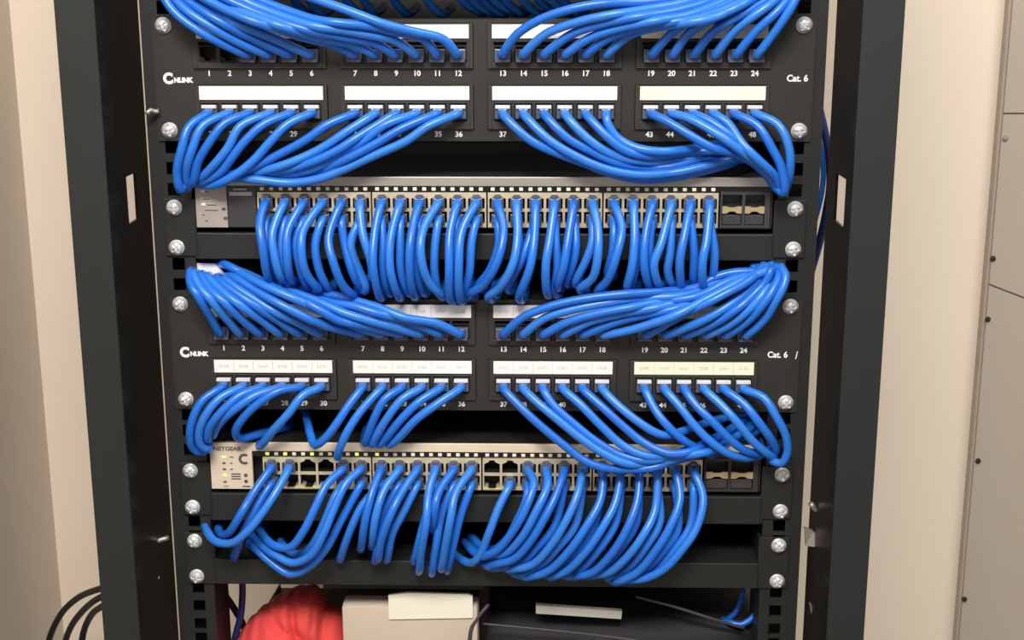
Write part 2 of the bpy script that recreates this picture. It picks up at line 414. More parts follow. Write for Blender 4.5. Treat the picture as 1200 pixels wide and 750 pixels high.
# ------------------------------------------------------------------ switches
CP = 14.12
def switch(zt, x0, label, lettered):
    t = thing('network_switch', label, 'network switch', (0, 0, zt - 43), 'rack network switches')
    zb = zt - 39.
    xL, xR = -216.4, 215.6
    b = BM(); box(b, xL + .5, xR - .5, 14, 235, zb + .2, zt - .4, .6)
    box(b, xL, xR, 0, 14, zt - 1.4, zt - .2); box(b, xL, xR, 0, 14, zb, zb + 1.0); box(b, xL, xL + 1.2, 0, 14, zb, zt - .2); box(b, xR - 1.2, xR, 0, 14, zb, zt - .2); box(b, xL + 1.2, xR - 1.2, 11, 14, zb + 1, zt - 1.4)
    finish('chassis', b, M['black'], t)
    for x in (-180, 180):
        for y in (30, 215):
            b = BM(); bmesh.ops.create_cone(b, cap_ends=True, segments=14, radius1=.007, radius2=.008, depth=.0036, matrix=Matrix.Translation(L((x, y, zb - 1.7)))); finish('rubber_foot', b, M['plastic'], t)
    b = BM(); box(b, xL + .2, xR - .2, -1.6, 1, zt - 7.0, zt, .5); finish('top_bezel', b, M['silver'] if not lettered else M['plate2'], t)
    # status plate
    pl1 = x0 - 23 if not lettered else x0 - 8.4
    b = BM(); box(b, xL + .4, pl1, -1.8, 2, zb + .4, zt - (7.0 if not lettered else .0), .4)
    plate = finish('status_plate', b, M['plate1'] if not lettered else M['plate2'], t)
    b = BM(); xa = xL + 3
    if lettered:
        text(b, 'NETGEAR', xa + 11.3, zt - 5.2, 4.6, -2.0, .03, 1.08)
        # round swoosh emblem: open ring
        cxx, czz = xa + 24.5, zt - 13.5
        for k in range(20):
            a0, a1 = [math.radians(50 + 260 * q / 20) for q in (k, k + 1)]
            ro = 4.6
            r_in0, r_in1 = 2.4, 2.4
            vs = [b.verts.new(L((cxx + math.cos(a) * r, -2.0, czz + math.sin(a) * r))) for a, r in ((a0, ro), (a1, ro), (a1, r_in1), (a0, r_in0))]
            b.faces.new(vs)
        for j, zz in enumerate((17.0, 22.0, 32.5)):
            box(b, xa + 7, xa + 9.6, -2.1, -1.7, zt - zz - .7, zt - zz + .7)
        for zz in (27, 32): lathe(b, [(1.5, 0), (1.5, .3), (.5, .4)], (xa + 25, -1.8, zt - zz), seg=12)
        for zz, w in ((12, 3), (17, 2), (22, 2)): box(b, xa + 13, xa + 13 + w, -2.0, -1.75, zt - zz - .5, zt - zz + .4, 0, 1)
        for k in range(3): box(b, xa + 13.5, xa + 21, -2.0, -1.75, zt - 26 - 2.0 * k - .5, zt - 26 - 2.0 * k + .5, 0, 1)
        box(b, xa + 7, xa + 11, -2.0, -1.75, zt - 36.5, zt - 36, 0, 1); box(b, xa + 22, xa + 28, -2.0, -1.75, zt - 36.8, zt - 35.8, 0, 1)
    else:
        for zz, xx, w in ((11.5, 4, 4), (17, 3, 5), (21.5, 6, 7), (25.5, 4, 10), (29, 2, 2), (33.5, 4, 2.4)): box(b, xa + xx, xa + xx + w, -2.0, -1.75, zt - zz - .35, zt - zz + .35, 0, 1)
        for zz, xx in ((24.5, 17), (31.5, 18)): box(b, xa + xx, xa + xx + 3, -2.05, -1.75, zt - zz - 1.1, zt - zz + 1.1, 0, 0)
    finish('plate_print', b, None, plate, mats=[M['ink'], M['ink']])
    for zz in ((12, 27) if lettered else (11, 21)):
        b = BM(); xx = xa + (8.3 if lettered else 3.4); box(b, xx - 1.5, xx + 1.5, -2.3, -1.6, zt - zz - 1.0, zt - zz + 1.0, .3); finish('status_light', b, M['ledon'] if lettered else M['paper'], plate)
    # grey blank front between plate and ports
    if not lettered:
        b = BM(); box(b, pl1 + .3, x0 - 1.2, -1.2, 2, zb + .6, zt - 7.4, .5); 
        w = finish('blank_front', b, M['greywin'], t)
        b = BM(); box(b, pl1 + 2, x0 - 4, -1.5, -1.1, zt - 14.4, zt - 11.6, 0, 0); box(b, pl1 + 5, x0 - 8, -1.5, -1.1, zt - 10.2, zt - 9.2); finish('plate_print', b, M['faint'], w)
    # LED strip
    b = BM(); box(b, x0 - (20 if not lettered else 8), xR - 1, -1.0, 1, zt - 11.2, zt - 7.2); strip = finish('light_strip', b, M['smoke'], t)
    for k in range(4):
        for i in range(12):
            x = x0 + k * 86.4 + 3.6 + i * 7.05
            b = BM(); box(b, x - 1.5, x + 1.5, -1.5, -.9, zt - 10.4, zt - 7.9, .3)
            lit = lettered and (k * 12 + i) in (0, 2, 5, 8, 10, 12)
            finish('port_light', b, M['ledon'] if lit else M['led'], strip)
    # port banks
    zp1, zp0 = zt - 11.6, zb + 1.2
    hz = (zp1 - zp0)
    zm = (zp1 + zp0) / 2
    for k in range(4):
        xa = x0 + k * 86.4; xb = xa + 6 * CP + .4
        b = BM()
        box(b, xa, xb, -2.4, 10, zp1 - 1.5, zp1); box(b, xa, xb, -2.4, 10, zp0, zp0 + 1.3); box(b, xa, xb, -2.4, 10, zm - 1.2, zm + 1.2)
        for i in range(7):
            xx = xa + .2 + CP * i; w0 = .9
            box(b, max(xa, xx - w0), min(xb, xx + w0), -2.4, 10, zp0 + 1.3, zm - 1.2); box(b, max(xa, xx - w0), min(xb, xx + w0), -2.4, 10, zm + 1.2, zp1 - 1.5)
        for i in range(6):
            xx = xa + .2 + CP * (i + .5)
            for sx in (-1, 1):
                e = xx + sx * (CP / 2 - .9)
                prism(b, [(e, zp1 - 1.5), (e - sx * 4.2, zp1 - 1.5), (e - sx * 3.4, zp1 - 3.0), (e, zp1 - 4.6)], -2.4, 9)
                prism(b, [(e, zp0 + 1.3), (e - sx * 3.4, zp0 + 1.3), (e - sx * 3.0, zp0 + 2.2), (e, zp0 + 3.4)], -2.2, 9)
        bank = finish('port_bank', b, M['jackmetal'], t)
        for i in range(6):
            xx = xa + .2 + CP * (i + .5)
            for (za_, zb_) in ((zm + 1.3, zp1 - 1.6), (zp0 + 1.4, zm - 1.3)):
                b = BM(); e = CP / 2 - 1.0
                box(b, xx - e, xx + e, 9.6, 10.6, za_, zb_); box(b, xx - e, xx - e + .3, -1.4, 9.6, za_, zb_); box(b, xx + e - .3, xx + e, -1.4, 9.6, za_, zb_)
                box(b, xx - e + .3, xx + e - .3, -1.4, 9.6, za_, za_ + .3); box(b, xx - e + .3, xx + e - .3, -1.4, 9.6, zb_ - .3, zb_)
                for c in range(8): box(b, xx - 3.6 + c * 1.0, xx - 3.3 + c * 1.0, 3, 9.6, za_ + .3, za_ + .8)
                finish('jack', b, M['dark'], bank)
    if lettered:
        for k in (0, 2):
            b = BM(); box(b, x0 + k * 86.4 + (26 if k == 0 else 0), x0 + k * 86.4 + (60 if k == 0 else 22), -2.8, -2.3, zp0 + .1, zp0 + 1.2); finish('marking_strip', b, M['yellow'], t)
    # fibre cage
    xa = x0 + 4 * 86.4 + .2; b = BM(); xb = xR - 2
    wv = (xb - xa - 5) / 2
    box(b, xa, xb, -2, 10, zp1 - 1.2, zp1 + 1); box(b, xa, xb, -2, 10, zp0, zp0 + 2.0); box(b, xa, xa + 1.4, -2, 10, zp0 + 2, zp1 - 1.2); box(b, xb - 4, xb, -2, 10, zp0 + 2, zp1 - 1.2)
    xmid = (xa + 1.4 + xb - 4) / 2; box(b, xmid - 1.1, xmid + 1.1, -2, 10, zp0 + 2, zp1 - 1.2); box(b, xa + 1.4, xb - 4, -1.2, 10, zm - 1.0, zm - .2)
    box(b, xa + 1.4, xb - 4, 9, 10.5, zp0 + 2, zp1 - 1.2)
    cage = finish('fibre_cage', b, M['greywin'] if not lettered else M['plastic'], t)
    for c0, c1 in ((xa + 1.6, xmid - 1.2), (xmid + 1.2, xb - 4.2)):
        b = BM(); w = c1 - c0
        prism(b, [(c0, zm + 3.2), (c0 + w * .22, zm + 3.2), (c0 + w * .38, zm + 2.4), (c0 + w * .62, zm + 2.4), (c0 + w * .78, zm + 3.2), (c1, zm + 3.2), (c1, zm - 2.2), (c0 + w * .78, zm - 2.2), (c0 + w * .62, zm - .6), (c0 + w * .38, zm - .6), (c0 + w * .22, zm - 2.2), (c0, zm - 2.2)], -2.4, -1.3)
        finish('latch', b, M['gold'], cage)
        b = BM(); box(b, c0 + .3, c1 - .3, -.8, 1, zp0 + 2.4, zm - 3.4, .3); finish('dust_cover', b, M['greywin'], cage)
    return zp1, zp0, zm
S1 = switch(-110.4, -169.2, 'grey-fronted network switch above the lower patch panel', False)
S2 = switch(-319.6, -174.4, 'cream-plated network switch with lit status lights below the lower patch panel', True)
S1X, S2X = -169.2, -174.4

# ------------------------------------------------------------------ cables
CR = dict(A1=(180, 0), A2=(400, 0), A3=(560, 0), A4=(720, 0), B1=(180, 100), B2=(400, 100), B3=(560, 100), B4=(720, 100),
          C1=(180, 210), C2=(400, 210), C3=(560, 210), C4=(720, 210), D1=(180, 380), D2=(400, 380), D3=(560, 380), D4=(720, 380),
          E1=(180, 500), E2=(400, 500), E3=(560, 500), E4=(720, 500))
KZ = 3.947
def conv(seq):
    out = []; o = None
    for q in seq:
        if isinstance(q, str): o = CR[q]
        else: out.append((o[0] + q[0] / KZ, o[1] + q[1] / KZ) + tuple(q[2:]))
    return out
CABLES = []
RAD = 3.3
def cable(jack, seq, prof, tail, label, group, updown=-1, r=RAD, mat_=None, plug=True, pl=7.):
    """jack: (x, z) mm or None; seq: traced way-points; prof: (d at start, d at 40 %, d at end); tail: extra (px, py, d)"""
    pts = conv(seq)
    P = []
    if jack:
        P += [Vector((jack[0], -6, jack[1])), Vector((jack[0], -pl - 3, jack[1]))]
        pts = pts[1:]
        u0 = None
    cum = [0.]
    for a, b_ in zip(pts, pts[1:]): cum.append(cum[-1] + math.hypot(b_[0] - a[0], b_[1] - a[1]))
    tot = cum[-1] or 1
    for (q, c) in zip(pts, cum):
        f = c / tot
        if len(q) > 2: d = q[2]
        else:
            d = prof[0] + (prof[1] - prof[0]) * min(1, f / .4) if f < .4 else prof[1] + (prof[2] - prof[1]) * (f - .4) / .6
        P.append(un(q[0], q[1], d))
    for q in tail: P.append(un(*q))
    CABLES.append(dict(P=P, jack=jack, label=label, group=group, r=r, mat=mat_, plug=plug and jack is not None, pl=pl, ud=updown))
ORD = ['first', 'second', 'third', 'fourth', 'fifth', 'sixth']
def plab(panel, row, n):
    return 'blue patch cable in %s %s jack of the %s port block, %s patch panel' % (ORD[n % 6], row, ORD[n // 6], panel)
def slab(sw, row, n):
    return 'blue patch cable in %s %s jack of the %s port bank, %s network switch' % (ORD[n % 6], row, ORD[n // 6], sw)
def pj(pz, row, n):
    z1 = pz + 1.6 if row == 0 else pz - 42.6
    return (px_(n // 6, n % 6), z1 - (22.0 if row == 0 else 20.4))

# --- upper patch panel, lower row
T1L = {
 0: ['B1', (235,115),(165,190),(125,290),(110,400),(128,480)],
 1: ['B1', (320,120),(230,185),(175,290),(150,400),(150,480)],
 2: ['B1', (410,120),(330,175),(250,270),(205,360),(190,440)],
 3: ['B1', (500,125),(400,190),(340,290),(270,380),(205,440)],
 4: ['B1', (610,120),(510,180),(420,260),(365,330),(310,400),(230,445)],
 5: ['B1', (715,125),(620,180),(540,260),(460,350),(370,420),(265,465)],
 6: ['B1', (900,115),(800,185),(700,255),(560,330),(430,390),(310,420)],
 7: ['B1', (1010,125),(900,210),(780,290),(650,350),(520,390),(370,420)],
 8: ['B1', (1090,130),(960,230),(850,300),(720,360),(570,400),(400,425)],
 9: ['B2', (290,125),(200,185),(100,260),(0,318),'B1',(740,385),(600,418),(430,432)],
 10: ['B2', (390,125),(280,200),(150,275),(0,352),'B1',(740,408),(620,432),(460,432)],
 11: ['B2', (530,115),(400,190),(300,258),(150,325),(0,393),'B1',(760,432),(630,448),(490,430),(380,420)],
 12: ['B3', (115,115),(160,185),(250,260),(380,320),(500,365),(620,410),(760,437),(900,430),(1050,395),(1170,365)],
 13: ['B3', (210,115),(260,190),(340,260),(470,335),(590,385),(740,412),(900,403),(1050,368),(1170,340)],
 14: ['B3', (305,115),(345,180),(420,250),(530,310),(640,360),(760,385),(900,375),(1020,345),(1150,335)],
 15: ['B3', (400,115),(430,170),(500,240),(600,310),(700,345),(820,355),(950,345),(1100,325)],
 16: ['B3', (500,115),(540,180),(600,240),(680,300),(790,328),(900,318),(1050,303),(1130,300)],
 17: ['B3', (600,110),(602,180),(640,240),(720,285),(830,303),(950,297),(1060,280),(1130,280)],
 18: ['B4', (165,115),(240,165),(345,228),(450,288),(570,322),(650,365),(720,430),(750,480)],
 19: ['B4', (300,110),(340,152),(470,222),(560,285),(650,355),(720,420),(760,485)],
 20: ['B4', (380,115),(440,165),(540,238),(620,310),(700,385),(760,480)],
 21: ['B4', (480,105),(530,180),(590,270),(670,350),(740,420),(770,490)],
 22: ['B4', (580,110),(660,185),(730,290),(770,380),(778,490)],
 23: ['B4', (680,105),(755,180),(805,270),(815,360),(792,490)],
}
for n, s in T1L.items():
    k = n // 6
    j = (n * 7 % 5) - 2
    if k == 0: prof, tail = (20, 30 - n, 14), [(222, 212 + j, 0), (228, 200, -35), (232, 192, -95)]
    elif k == 1: prof, tail = (20, 20, 6), [(246 + 3 * (n - 6), 205, -6), (238 + 2 * n, 196, -45), (236 + 2 * n, 190, -100)]
    elif k == 2: prof, tail = (20, 20, 2), [(872, 184 - j, -25), (885, 180, -95)]
    else: prof, tail = (20, 28, 14), [(905, 213 + j, 0), (899, 200, -35), (895, 192, -95)]
    cable(pj(P1Z, 1, n), s, prof, tail, plab('upper', 'lower', n), "cables of the upper patch panel's lower row")
# --- upper patch panel, upper row
T1U = {
 2: ['A1', (400,240),(300,195),(200,140),(105,65),(60,0),(40,-70)],
 3: ['A1', (490,240),(380,190),(260,122),(150,45),(90,-20),(60,-80)],
 4: ['A1', (600,240),(460,180),(320,108),(210,38),(130,-20),(80,-80)],
 5: ['A1', (700,238),(560,180),(420,125),(290,65),(180,0),(110,-70)],
 6: ['A1', (938,235),(820,205),(700,178),(560,132),(420,80),(290,20),(190,-40),(120,-90)],
 7: ['A2', (170,235),(60,210),'A1',(780,180),(630,135),(480,84),(340,30),(240,-20),(150,-80)],
 8: ['A2', (265,235),(150,200),(0,172),'A1',(730,145),(560,92),(410,30),(310,-20),(200,-80)],
 9: ['A2', (360,235),(250,190),(120,160),(0,140),'A1',(740,122),(600,80),(460,25),(370,-20),(260,-80)],
 10: ['A2', (460,225),(380,182),(260,150),(130,122),(0,108),'A1',(740,90),(600,45),(480,0),(400,-35),(290,-90)],
 11: ['A2', (550,225),(470,182),(330,145),(200,112),(80,68),(0,38),'A1',(740,-8),(620,-50),(480,-90)],
 12: ['A3', (120,225),(180,160),(290,90),(440,40),(600,15),(780,12),(950,-15),(1080,-70)],
 13: ['A3', (210,220),(310,160),(450,105),(600,72),(780,45),(950,15),(1080,-35),(1180,-90)],
 14: ['A3', (310,220),(430,160),(560,115),(720,82),(900,55),(1050,15),(1150,-30),(1240,-90)],
 15: ['A3', (410,230),(520,175),(660,130),(820,98),(980,70),(1110,20),(1220,-40),(1290,-95)],
 16: ['A3', (510,225),(600,180),(720,140),(850,112),(1000,86),(1130,45),(1250,-20),(1330,-90)],
 17: ['A3', (600,220),(700,165),(820,128),(950,108),(1080,84),(1184,40),(1290,-20),(1370,-90)],
 18: ['A4', (190,215),(270,150),(370,90),(480,40),(600,-15),(700,-80)],
 19: ['A4', (270,215),(350,150),(450,90),(560,35),(650,-15),(740,-80)],
 20: ['A4', (370,215),(450,155),(540,95),(640,40),(720,-15),(780,-80)],
 21: ['A4', (480,205),(560,140),(640,80),(720,20),(770,-30),(810,-85)],
 22: ['A4', (590,200),(660,140),(730,80),(785,20),(820,-30),(845,-85)],
 23: ['A4', (700,200),(750,140),(800,70),(835,0),(855,-60),(865,-100)],
}
for n, s in T1U.items():
    k = n // 6
    prof = [(20, 26, 10), (20, 34, 14), (20, 34, 12), (20, 27, 10)][k]
    lx, ly = conv(s)[-1]
    tail = [(lx - 6 if k < 2 else lx + 6, ly - 16, -30), (lx, ly - 22, -95)]
    cable(pj(P1Z, 0, n), s, prof, tail, plab('upper', 'upper', n), "cables of the upper patch panel's upper row", 1)
# --- lower patch panel, upper row
T2U = {
 0: ['C1', (330,705),(260,635),(205,550),(172,470),(168,432)],
 1: ['C1', (430,705),(340,650),(260,560),(210,485),(190,440)],
 2: ['C1', (520,705),(420,660),(330,580),(260,505),(215,448)],
 3: ['C1', (600,705),(500,655),(400,585),(310,510),(245,455)],
 4: ['C1', (680,705),(580,660),(470,590),(370,515),(290,462)],
 5: ['C1', (780,705),(660,660),(540,605),(430,535),(330,470)],
 6: ['C1', (960,705),(840,690),(720,650),(590,585),(470,515),(370,455)],
 7: ['C1', (1050,700),(900,670),(770,615),(640,550),(500,480),(380,428)],
 8: ['C2', (270,710),(120,680),(0,655),'C1',(740,590),(620,535),(500,475),(390,425),(340,400)],
 9: ['C2', (380,705),(240,685),(90,645),(0,620),'C1',(770,570),(650,520),(560,480)],
 10: ['C2', (470,700),(330,668),(180,625),(60,590),(-40,572),'C1',(720,545),(620,515)],
 11: ['C2', (570,690),(440,668),(300,640),(180,602),(80,568),(0,545),'C1',(790,528),(690,512)],
 12: ['C3', (125,690),(210,640),(330,590),(480,555),(680,530),(880,520),'C4',(378,505),(470,455),(570,428),(650,424)],
 13: ['C3', (215,695),(310,645),(450,600),(640,568),(840,548),(1000,525),'C4',(470,478),(560,445),(650,432)],
 14: ['C3', (310,700),(420,660),(560,618),(720,588),(900,562),'C4',(410,525),(520,470),(620,440),(690,418)],
 15: ['C3', (400,700),(520,662),(660,625),(820,595),(980,560),'C4',(480,510),(590,458),(670,428)],
 16: ['C3', (500,705),(640,665),(780,630),(940,590),'C4',(420,548),(540,490),(640,442),(695,418)],
 17: ['C3', (585,725),(700,702),(830,655),(960,600),(1080,535),'C4',(570,470),(660,430),(705,412)],
 18: ['C4', (150,705),(270,655),(380,595),(500,530),(590,480),(665,432),(695,412)],
 19: ['C4', (240,710),(340,685),(430,645),(530,590),(620,520),(680,450),(705,412)],
 20: ['C4', (330,715),(450,675),(560,610),(640,540),(700,470),(718,414)],
 21: ['C4', (430,715),(540,670),(640,595),(700,510),(730,450),(735,412)],
 22: ['C4', (520,715),(620,655),(690,580),(735,500),(757,445),(752,412)],
 23: ['C4', (640,710),(700,645),(750,565),(780,490),(787,435),(768,408)],
}
for n, s in T2U.items():
    k = n // 6; j = n * 7 % 5 - 2
    if k == 0: prof, tail = (20, 32 - n, 14), [(conv(s)[-1][0] + 2, conv(s)[-1][1] - 2, 2), (conv(s)[-1][0] + 6, 322, -40), (conv(s)[-1][0] + 8, 328, -95)]
    elif k == 1:
        lx, ly = conv(s)[-1]
        prof, tail = (20, 36 - 2.4 * (n - 6), 12 - (n - 6) * 3.), [(lx - 10, ly - 2, -12 - 3 * (n - 6)), (lx - 25, ly - 3, -95)]
    elif k == 2: prof, tail = (20, 24, 8), [(896 - (17 - n) * 3, 312, -5), (890, 322, -40), (888 - 2 * n, 328, -95)]
    else: prof, tail = (20, 28, 12), [(conv(s)[-1][0], conv(s)[-1][1] - 2, 2), (conv(s)[-1][0] - 4, 320, -40), (conv(s)[-1][0] - 6, 328, -95)]
    cable(pj(P2Z, 0, n), s, prof, tail, plab('lower', 'upper', n), "cables of the lower patch panel's upper row", 1)
# --- lower patch panel, lower row
T2L = {
 0: ['D1', (310,270),(230,350),(180,430),(165,510),(180,580),(225,598)],
 1: ['D1', (400,270),(310,340),(240,420),(210,500),(220,560),(250,580)],
 2: ['D1', (500,275),(400,330),(310,410),(258,480),(252,530)],
 3: ['D1', (580,280),(470,330),(365,405),(295,470),(270,520)],
 4: ['D1', (680,280),(580,310),(480,370),(410,440),(375,500),(400,528,12),(490,508,0),(600,480,-25)],
 5: ['D1', (780,275),(690,330),(620,420),(545,500),(500,560)],
 6: ['D1', (958,275),(900,380),(840,470),(785,540),(745,565,22),(722,500,6),(700,400,-30)],
 7: ['D1', (1048,275),(960,400),(895,500),(862,570)],
 8: ['D2', (270,275),(200,350),(150,440),(120,520),(112,552)],
 9: ['D2', (370,275),(280,350),(210,440),(160,520),(145,556)],
 10: ['D2', (470,275),(360,360),(270,450),(205,530),(180,560)],
 11: ['D2', (570,275),(460,360),(350,440),(270,520),(225,562)],
 12: ['D3', (120,285),(190,380),(290,470),(400,560),(500,635),(620,672),(760,672),(880,645),'D4',(390,600,12),(520,550,-5),(650,500,-20)],
 13: ['D3', (195,285),(270,360),(370,440),(470,520),(580,595),(700,645),(830,645),(960,615),'D4',(460,570,5),(580,510,-12)],
 14: ['D3', (290,285),(350,380),(440,460),(540,540),(650,605),(780,630),(900,615),'D4',(390,570,8),(520,500,-8),(640,450,-20)],
 15: ['D3', (390,280),(470,370),(570,470),(670,560),(780,608),(900,605),(1030,595),'D4',(520,540,0),(620,480,-15)],
 16: ['D3', (490,285),(570,380),(670,470),(770,550),(880,590),(1000,585),'D4',(480,520,2),(600,450,-12)],
 17: ['D3', (575,285),(640,370),(740,450),(850,520),(930,500,16),(1020,465,4),(1130,435,-4),'D4',(620,410,-15)],
 18: ['D4', (150,290),(190,400),(260,490),(350,560),(430,595)],
 19: ['D4', (240,290),(300,380),(370,470),(450,550),(540,605),(640,625),(690,618)],
 20: ['D4', (320,290),(380,380),(460,460),(540,540),(620,592),(700,605)],
 21: ['D4', (430,290),(500,380),(570,460),(640,540),(705,592)],
 22: ['D4', (515,290),(600,370),(670,460),(730,540),(752,595)],
 23: ['D4', (600,285),(690,340),(750,430),(795,520),(800,595),(775,640),(735,635)],
}
for n, s in T2L.items():
    k = n // 6; j = n * 7 % 5 - 2
    lx, ly = conv(s)[-1][:2]
    if n < 4: prof, tail = (20, 28, 14), [(244 + 2 * n, 515 - 4 * n, -2), (250 + 4 * n, 500, -40), (254 + 4 * n, 494, -95)]
    elif n == 4: prof, tail = (20, 24, 14), [(lx + 20, ly - 2, -80)]
    elif n == 5: prof, tail = (20, 28, 14), [(lx - 3, ly + 1, 6), (lx, ly - 14, -25), (lx + 6, ly - 20, -90)]
    elif n == 6: prof, tail = (20, 28, 20), [(lx - 2, ly - 2, -80)]
    elif n == 7: prof, tail = (20, 28, 26), []
    elif k == 1: prof, tail = (20, 24, 12), [(lx - 2, ly - 2, 4), (lx + 2, ly - 20, -30), (lx + 8, ly - 24, -90)]
    elif k == 2: prof, tail = (20, 30, 24), [(890, 492 + 2 * (n - 12), -70)]
    else: prof, tail = (20, 30, 16), [(min(lx + 8, 904) if n != 23 else 902, 530 - j, 0), (890, 512, -40), (886, 500, -95)]
    jk = pj(P2Z, 1, n)
    if n == 7:
        zp1, zp0, zm = S2
        P7 = conv(s); s = ['D1'] + s[1:] + [(852, 600, 20), (851, 615, 14)]
    cable(jk, s, prof, tail, plab('lower', 'lower', n), "cables of the lower patch panel's lower row")
# --- switches
def sj(S, X, row, n):
    zp1, zp0, zm = S
    return (X + (n // 6) * 86.4 + .2 + CP * (n % 6 + .5), (zm + zp1) / 2 - .6 if row == 0 else (zm + zp0) / 2 + .2)
U1 = {
 0: ['C1', (500,100),(490,200),(500,330),(530,460)], 1: ['C1', (575,120),(550,250),(555,370),(592,460)], 2: ['C1', (660,130),(620,240),(612,360),(632,460)],
 3: ['C1', (735,130),(695,230),(678,330),(705,440),(750,500)], 4: ['C1', (820,150),(810,270),(830,400),(880,500),(915,535)], 5: ['C1', (950,120),(965,250),(1000,380),(1010,450)],
 6: ['C1', (1045,110),(1022,250),(1012,400),(1040,535)], 7: ['C1', (1130,120),(1097,270),(1092,420),(1128,535)], 8: ['C2', (345,110),(330,220),(312,370),(330,530)],
 9: ['C2', (420,110),(380,230),(365,350),(400,470),(455,530)], 10: ['C2', (510,110),(502,250),(497,400),(502,545)], 11: ['C2', (600,120),(557,240),(542,400),(546,545)],
 12: ['C2', (730,110),(750,230),(722,380),(655,490),(600,530)], 13: ['C2', (815,110),(815,260),(792,400),(725,510),(680,540)], 14: ['C2', (895,110),(893,270),(870,420),(822,545)],
 15: ['C2', (985,110),(965,270),(946,400),(950,525)], 16: ['C2', (1065,110),(1050,270),(1030,400),(1000,495)], 17: ['C3', (530,110),(555,230),(555,370),(530,460),(475,508)],
 18: ['C3', (645,110),(665,220),(642,360),(592,480),(555,515)], 19: ['C3', (720,110),(725,250),(716,400),(692,500)], 20: ['C3', (790,120),(776,260),(770,400),(790,490)],
 21: ['C3', (890,110),(850,290),(817,400),(830,475)], 22: ['C3', (985,110),(960,240),(937,380),(942,490)], 23: ['C3', (1080,110),(1060,270),(1042,390),(1042,485)],
}
V1 = {
 0: ['C1', (520,190),(522,280),(530,380),(560,465)], 1: ['C1', (600,190),(590,290),(590,390),(620,480)],
 2: ['C1', (690,190),(655,290),(668,400),(705,490)], 3: ['C1', (775,200),(747,300),(760,420),(800,500)], 4: ['C1', (878,190),(880,300),(918,430),(958,510)], 5: ['C1', (915,190),(912,300),(948,430),(985,500)],
 6: ['C1', (1075,190),(1062,300),(1058,410),(1080,520)], 7: ['C1', (1165,190),(1140,300),(1140,420),(1170,520)], 8: ['C2', (350,200),(350,310),(340,420),(372,520)], 9: ['C2', (452,180),(432,320),(430,440),(450,525)],
 10: ['C2', (545,200),(522,310),(520,420),(524,540)], 11: ['C2', (627,170),(602,290),(592,430),(572,535)],
 12: ['C2', (735,200),(728,300),(690,420),(630,500)], 13: ['C2', (830,200),(822,320),(780,430),(700,525)], 14: ['C2', (890,190),(865,290),(828,390),(765,505)], 15: ['C2', (980,190),(992,290),(1000,410),(985,525)],
 16: ['C2', (1080,190),(1085,270),(1078,370),(1040,480)], 17: ['C3', (535,190),(530,290),(502,380),(450,480)],
 18: ['C3', (625,160),(630,250),(625,340),(600,440)], 19: ['C3', (735,200),(740,300),(735,400),(715,490)], 20: ['C3', (800,200),(795,300),(800,400),(815,485)], 21: ['C3', (912,200),(892,330),(880,430),(898,485)],
 22: ['C3', (1015,190),(1002,330),(1000,470)], 23: ['C3', (1108,200),(1097,340),(1092,470)],
}
for row, D in ((0, U1), (1, V1)):
    for n, s in D.items():
        lx, ly = conv(s)[-1]
        sg = -1 if n in (5,) else 1
        prof = (22, 36, 20) if row == 0 else (18, 25, 12)
        tail = [(lx + 5 * sg, ly + 3, 2), (lx + 9 * sg, min(ly, 330), -30), (lx + 10 * sg, min(ly - 6, 322), -95)]
        cable(sj(S1, S1X, row, n), s, prof, tail, slab('upper', ('upper', 'lower')[row], n), "cables of the upper network switch's %s row" % ('upper', 'lower')[row], pl=6.5)
U2 = {
 0: ['E1', (520,190),(460,310),(400,410),(350,490),(315,502,16),(300,470,-6)],
 1: ['E1', (630,170),(580,280),(510,390),(430,490),(360,540),(290,540),(250,490,10),(236,455,-8)],
 4: ['E1', (850,170),(800,270),(740,390),(690,490),(630,560),(560,558),(505,500,6),(490,470,-15)],
 5: ['E1', (940,170),(890,265),(830,390),(780,510),(720,600),(640,632),(560,600),(480,530,5),(455,500,-15)],
 6: ['E2', (180,170),(150,280),(112,420),(92,560)], 7: ['E2', (255,170),(200,290),(157,420),(142,550)], 8: ['E2', (335,180),(282,300),(224,420),(184,530),(172,605)],
 9: ['E2', (425,170),(405,300),(390,450),(368,590),(362,660)], 10: ['E2', (500,170),(452,300),(430,390),(425,470)], 11: ['E2', (585,170),(532,300),(504,430),(480,560),(466,645)],
 14: ['E2', (870,170),(890,260),(850,390),(790,490),(720,570),(680,592)], 15: ['E2', (950,170),(955,270),(900,400),(830,520),(760,590),(695,608)],
 16: ['E2', (1030,170),(1000,300),(940,430),(870,540),(800,610),(710,640)], 17: ['E2', (1110,170),(1100,290),(1050,420),(970,550),(880,640),(800,662)],
 18: ['E3', (580,220),(570,330),(500,470),(420,580),(330,665),(250,700)], 19: ['E3', (665,230),(640,340),(580,470),(500,580),(420,660),(360,692)],
 20: ['E3', (750,220),(740,330),(690,480),(610,600),(530,675),(470,695)], 21: ['E3', (830,220),(820,380),(760,520),(680,615),(610,675),(560,692)],
 22: ['E3', (930,210),(935,330),(890,470),(820,580),(740,670),(660,715)], 23: ['E3', (1020,210),(1042,330),(1012,470),(950,570),(860,660),(770,706),(690,720)],
}
